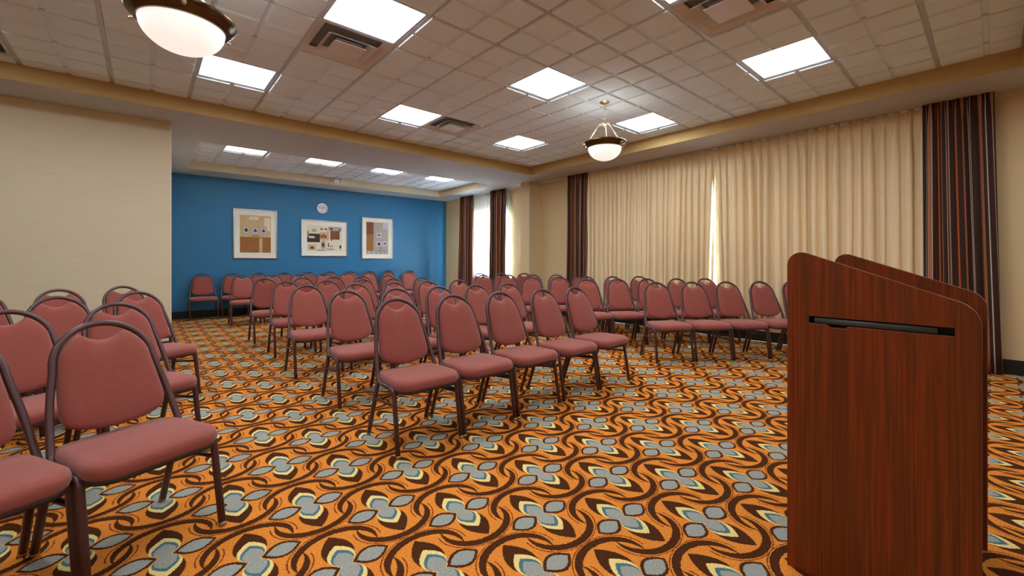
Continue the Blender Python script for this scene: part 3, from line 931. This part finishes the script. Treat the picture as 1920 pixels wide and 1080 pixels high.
def picture(x0, x1, z0, z1, label, fn, mx, mz):
    t = thing('framed_print', label, 'picture', ((x0 + x1) / 2, YF, z0), 0, 'framed leaf prints on the blue wall')
    w, h = (x1 - x0) / 2, z1 - z0
    d = -.030; b = .021
    mb = MB()
    for a, c in (((-w, d, 0), (w, 0, b)), ((-w, d, h - b), (w, 0, h)), ((-w, d, b), (-w + b, 0, h - b)), ((w - b, d, b), (w, 0, h - b))): mb.box(a, c)
    mb.build('frame', M_SILVER, t, .003)
    mb = MB()
    for a, c in (((-w + b, -.016, b), (w - b, -.002, mz)), ((-w + b, -.016, h - mz), (w - b, -.002, h - b)), ((-w + b, -.016, mz), (-w + mx, -.002, h - mz)), ((w - mx, -.016, mz), (w - b, -.002, h - mz))): mb.box(a, c)
    mb.build('mat_board', M_MAT, t)
    mb = MB(); fn(mb, -w + mx, w - mx, mz, h - mz); mb.build('print', ART, t)
def art1(mb, a, b, c, d):
    w, h = b - a, d - c
    P = lambda u: a + w * u
    Q = lambda v: c + h * v
    rect(mb, a, b, c, d, -.0101, SAND); rect(mb, a, b, c, Q(.42), -.0104, SIEN); rect(mb, P(.62), P(.72), c, Q(.40), -.0107, SAND)
    rect(mb, P(.30), P(.60), Q(.88), Q(.97), -.0104, IVO); rect(mb, P(.78), P(.98), Q(.6), Q(.95), -.0103, IVO)
    for k, u in enumerate((.20, .49, .76)):
        rect(mb, P(u - .11), P(u + .11), Q(.48), Q(.71), -.0107, GREY); rect(mb, P(u - .085), P(u + .085), Q(.51), Q(.685), -.0110, LIL)
        leaf(mb, P(u), Q(.60), w * .11, h * .11, -.0113, UMB, 1 if k else 0)
    for k in range(5): rect(mb, P(.40 + .04 * k), P(.44 + .04 * k), Q(.435 + .014 * sin(pi * (k + .5) / 5)), Q(.452 + .014 * sin(pi * (k + .5) / 5)), -.0107, UMB)
def art2(mb, a, b, c, d):
    w, h = b - a, d - c
    P = lambda u: a + w * u
    Q = lambda v: c + h * v
    rect(mb, a, b, c, d, -.0101, IVO)
    rect(mb, a, P(.36), Q(.34), Q(.68), -.0104, UMB); rect(mb, P(.05), P(.21), Q(.50), Q(.58), -.0107, IVO); rect(mb, a, P(.05), Q(.55), Q(.78), -.0106, OLV)
    leaf(mb, P(.20), Q(.80), w * .16, h * .15, -.0107, GREY); rect(mb, P(.34), P(.60), Q(.42), Q(.75), -.0103, SAND); leaf(mb, P(.46), Q(.58), w * .20, h * .34, -.0107, BRK, 2)
    for u in (.41, .53): leaf(mb, P(u), Q(.87), w * .09, h * .14, -.0107, UMB, 2)
    rect(mb, P(.60), P(.99), Q(.82), Q(.98), -.0103, GREY); leaf(mb, P(.69), Q(.89), w * .09, h * .09, -.0107, UMB); leaf(mb, P(.95), Q(.86), w * .05, h * .10, -.0107, UMB)
    rect(mb, P(.66), P(.94), Q(.47), Q(.82), -.0107, BRK); leaf(mb, P(.70), Q(.49), w * .06, h * .18, -.0110, BRK); rect(mb, P(.56), P(.62), Q(.44), Q(.80), -.0106, SAND)
    rect(mb, P(.03), P(.24), Q(.03), Q(.24), -.0104, SAND); leaf(mb, P(.14), Q(.13), w * .13, h * .12, -.0107, UMB, 1)
    rect(mb, P(.39), P(.52), Q(.08), Q(.40), -.0104, GREY); leaf(mb, P(.45), Q(.24), w * .08, h * .20, -.0107, UMB); rect(mb, P(.26), P(.52), Q(.015), Q(.04), -.0107, UMB)
    rect(mb, P(.59), P(.62), Q(.16), Q(.32), -.0107, UMB); leaf(mb, P(.66), Q(.19), w * .035, h * .07, -.0107, UMB); leaf(mb, P(.72), Q(.19), w * .035, h * .07, -.0107, UMB)
    rect(mb, P(.55), P(.77), Q(.06), Q(.085), -.0107, UMB); leaf(mb, P(.96), Q(.17), w * .06, h * .17, -.0107, UMB)
def art3(mb, a, b, c, d):
    w, h = b - a, d - c
    P = lambda u: a + w * u
    Q = lambda v: c + h * v
    rect(mb, a, b, c, d, -.0101, GREY); rect(mb, a, P(.32), Q(.10), d, -.0104, SIEN); rect(mb, a, P(.32), Q(.62), d, -.0107, BRK); rect(mb, P(.75), b, Q(.80), d, -.0103, LIL)
    for u, v, k in ((.57, .60, 2), (.57, .32, 0), (.85, .34, 2)):
        rect(mb, P(u - .11), P(u + .11), Q(v - .08), Q(v + .08), -.0107, LIL); leaf(mb, P(u), Q(v), w * .14, h * .11, -.0110, UMB, k)
    leaf(mb, P(.66), Q(.19), w * .05, h * .07, -.0107, UMB); rect(mb, P(.48), P(.88), Q(.108), Q(.118), -.0107, UMB)
    for k in range(14): rect(mb, P(.03 + .066 * k), P(.045 + .066 * k), Q(.01), Q(.075), -.0106, UMB if k % 3 == 0 else LIL)
picture(1.307, 2.090, 1.150, 2.175, 'tall framed print with three small leaf panels, leftmost on the blue wall', art1, .115, .125)
picture(2.560, 3.560, 1.205, 2.030, 'wide framed leaf collage print under the clock', art2, .125, .125)
picture(3.900, 4.700, 1.150, 2.180, 'framed print with rust strip and three small leaves, rightmost on blue wall', art3, .12, .12)

ck = thing('wall_clock', 'round white wall clock above the wide middle print', 'clock', (3.00, YF, 2.302))
def disc(r0, r1, y0, y1, n=40):
    mb = MB(); P = [(r0, y0), (r1, y0), (r1, y1), (r0, y1)]
    vs = [(r * cos(2 * pi * k / n), y, r * sin(2 * pi * k / n)) for r, y in P for k in range(n)]
    fs = [(i * n + k, i * n + (k + 1) % n, ((i + 1) % 4) * n + (k + 1) % n, ((i + 1) % 4) * n + k) for i in range(4) for k in range(n)]
    mb.add(vs, fs); return mb
o = disc(.098, .115, -.035, 0).build('case', M_SILVER, ck); fix_normals(o.data)
o = disc(.001, .0979, -.018, -.004).build('dial', plain('clock_dial', (0.72, 0.72, 0.74), .5, var=.02), ck); fix_normals(o.data)
for k in range(12):
    a = pi / 6 * k; mb = MB(); L = .016 if k % 3 else .024
    mb.box((-.0045, -.0205, .084 - L), (.0045, -.0185, .084)); o = mb.build('hour_mark', M_DARK, ck); o.rotation_euler = (0, a, 0)
for nm, a, l, w in (('hour_hand', radians(48), .052, .005), ('minute_hand', radians(-62), .076, .0035)):
    mb = MB(); mb.box((-w, -.0245, -.012), (w, -.0215, l)); o = mb.build(nm, M_DARK, ck); o.rotation_euler = (0, a, 0)
o = disc(.001, .008, -.027, -.0186, 16).build('hub', M_DARK, ck); fix_normals(o.data)

# emergency light on the side of the rear tray
em = thing('emergency_light', 'white twin head emergency light on the tray edge above the clock', 'emergency light', (3.11, AY1 - ft - .0005, 2.80))
mb = MB(); mb.box((-.055, -.05, .005), (.055, 0, .095)); mb.build('body', M_WHITE, em, .008)
for sx in (-1, 1):
    mb = MB(); mb.tube([(sx * .058, -.03, .05), (sx * .075, -.04, .05)], .010, 8); arm = mb.build('arm', M_WHITE, em)
    mb = MB(); c = Vector((sx * .112, -.055, .05)); d = Vector((sx * .25, -.9, -.3)).normalized()
    mb.tube([c - d * .03, c - d * .01, c + d * .03], .043, 16); hd = mb.build('lamp_head', M_WHITE, em)
    mb = MB(); mb.tube([c + d * .0305, c + d * .034], .036, 16); mb.build('lens', plain('chrome_reflector', (.62, .62, .62), .25, metal=.4), hd)

# dark return grille at the far left of the tile ceiling
gr = thing('return_grille', 'dark square return grille at the left edge of the ceiling', 'air vent', (GX - 5 * G, GY + 3 * G, C_))
mb = MB()
for a, b in (((.014, .014, -.004), (.596, .04, .02)), ((.014, .57, -.004), (.596, .596, .02)), ((.014, .04, -.004), (.04, .57, .02)), ((.57, .04, -.004), (.596, .57, .02))): mb.box(a, b)
mb.build('frame', M_GRID, gr)
for k in range(14):
    mb = MB(); y = .05 + k * .038; mb.add([(.04, y, -.002), (.57, y, -.002), (.57, y + .022, .02), (.04, y + .022, .02), (.04, y + .003, -.002), (.57, y + .003, -.002), (.57, y + .025, .02), (.04, y + .025, .02)], [(0, 3, 2, 1), (4, 5, 6, 7), (0, 1, 5, 4), (2, 3, 7, 6), (0, 4, 7, 3), (1, 2, 6, 5)])
    mb.build('slat', M_DUCT, gr)
mb = MB(); mb.box((.02, .02, .04), (.59, .59, .05)); mb.build('duct', M_DARK, gr)
# ================================================================== bits on the floor by the window wall
mb = MB(); pts = []
for k in range(60):
    y = .75 + 4.3 * k / 59
    pts.append((6.235 + .012 * sin(2.1 * k) * (1 if k % 5 else .3) - .01, y, .0075))
mb.tube(pts, .0075, 6)  # thin white tube wavering along the foot of the baseboard
tag(mb.build('white_strand', M_WHITE), 'thin white strand lying along the black baseboard under the cream curtains', 'cord')
rnd = random.Random(4)
mb = MB(); n = 9; vs = []; px, py = 5.18, 2.56
for i in range(n):
    a = 2 * pi * i / n; r = rnd.uniform(.05, .095); vs.append((px + r * cos(a), py + r * .7 * sin(a), rnd.uniform(.004, .03)))
vs += [(px + .02, py, .012), (px - .03, py + .015, .045)]
fs = []
for i in range(n): fs.append((i, (i + 1) % n, n if i < 5 else n + 1))
fs.append((5, n, n + 1)); fs.append((0, n + 1, n))
mb.add(vs, fs); o = mb.build('paper_scrap', M_PAPER); fix_normals(o.data)
sm = o.modifiers.new('thickness', 'SOLIDIFY'); sm.thickness = .002
tag(o, 'crumpled white paper scrap on the carpet under the angled chairs', 'paper')
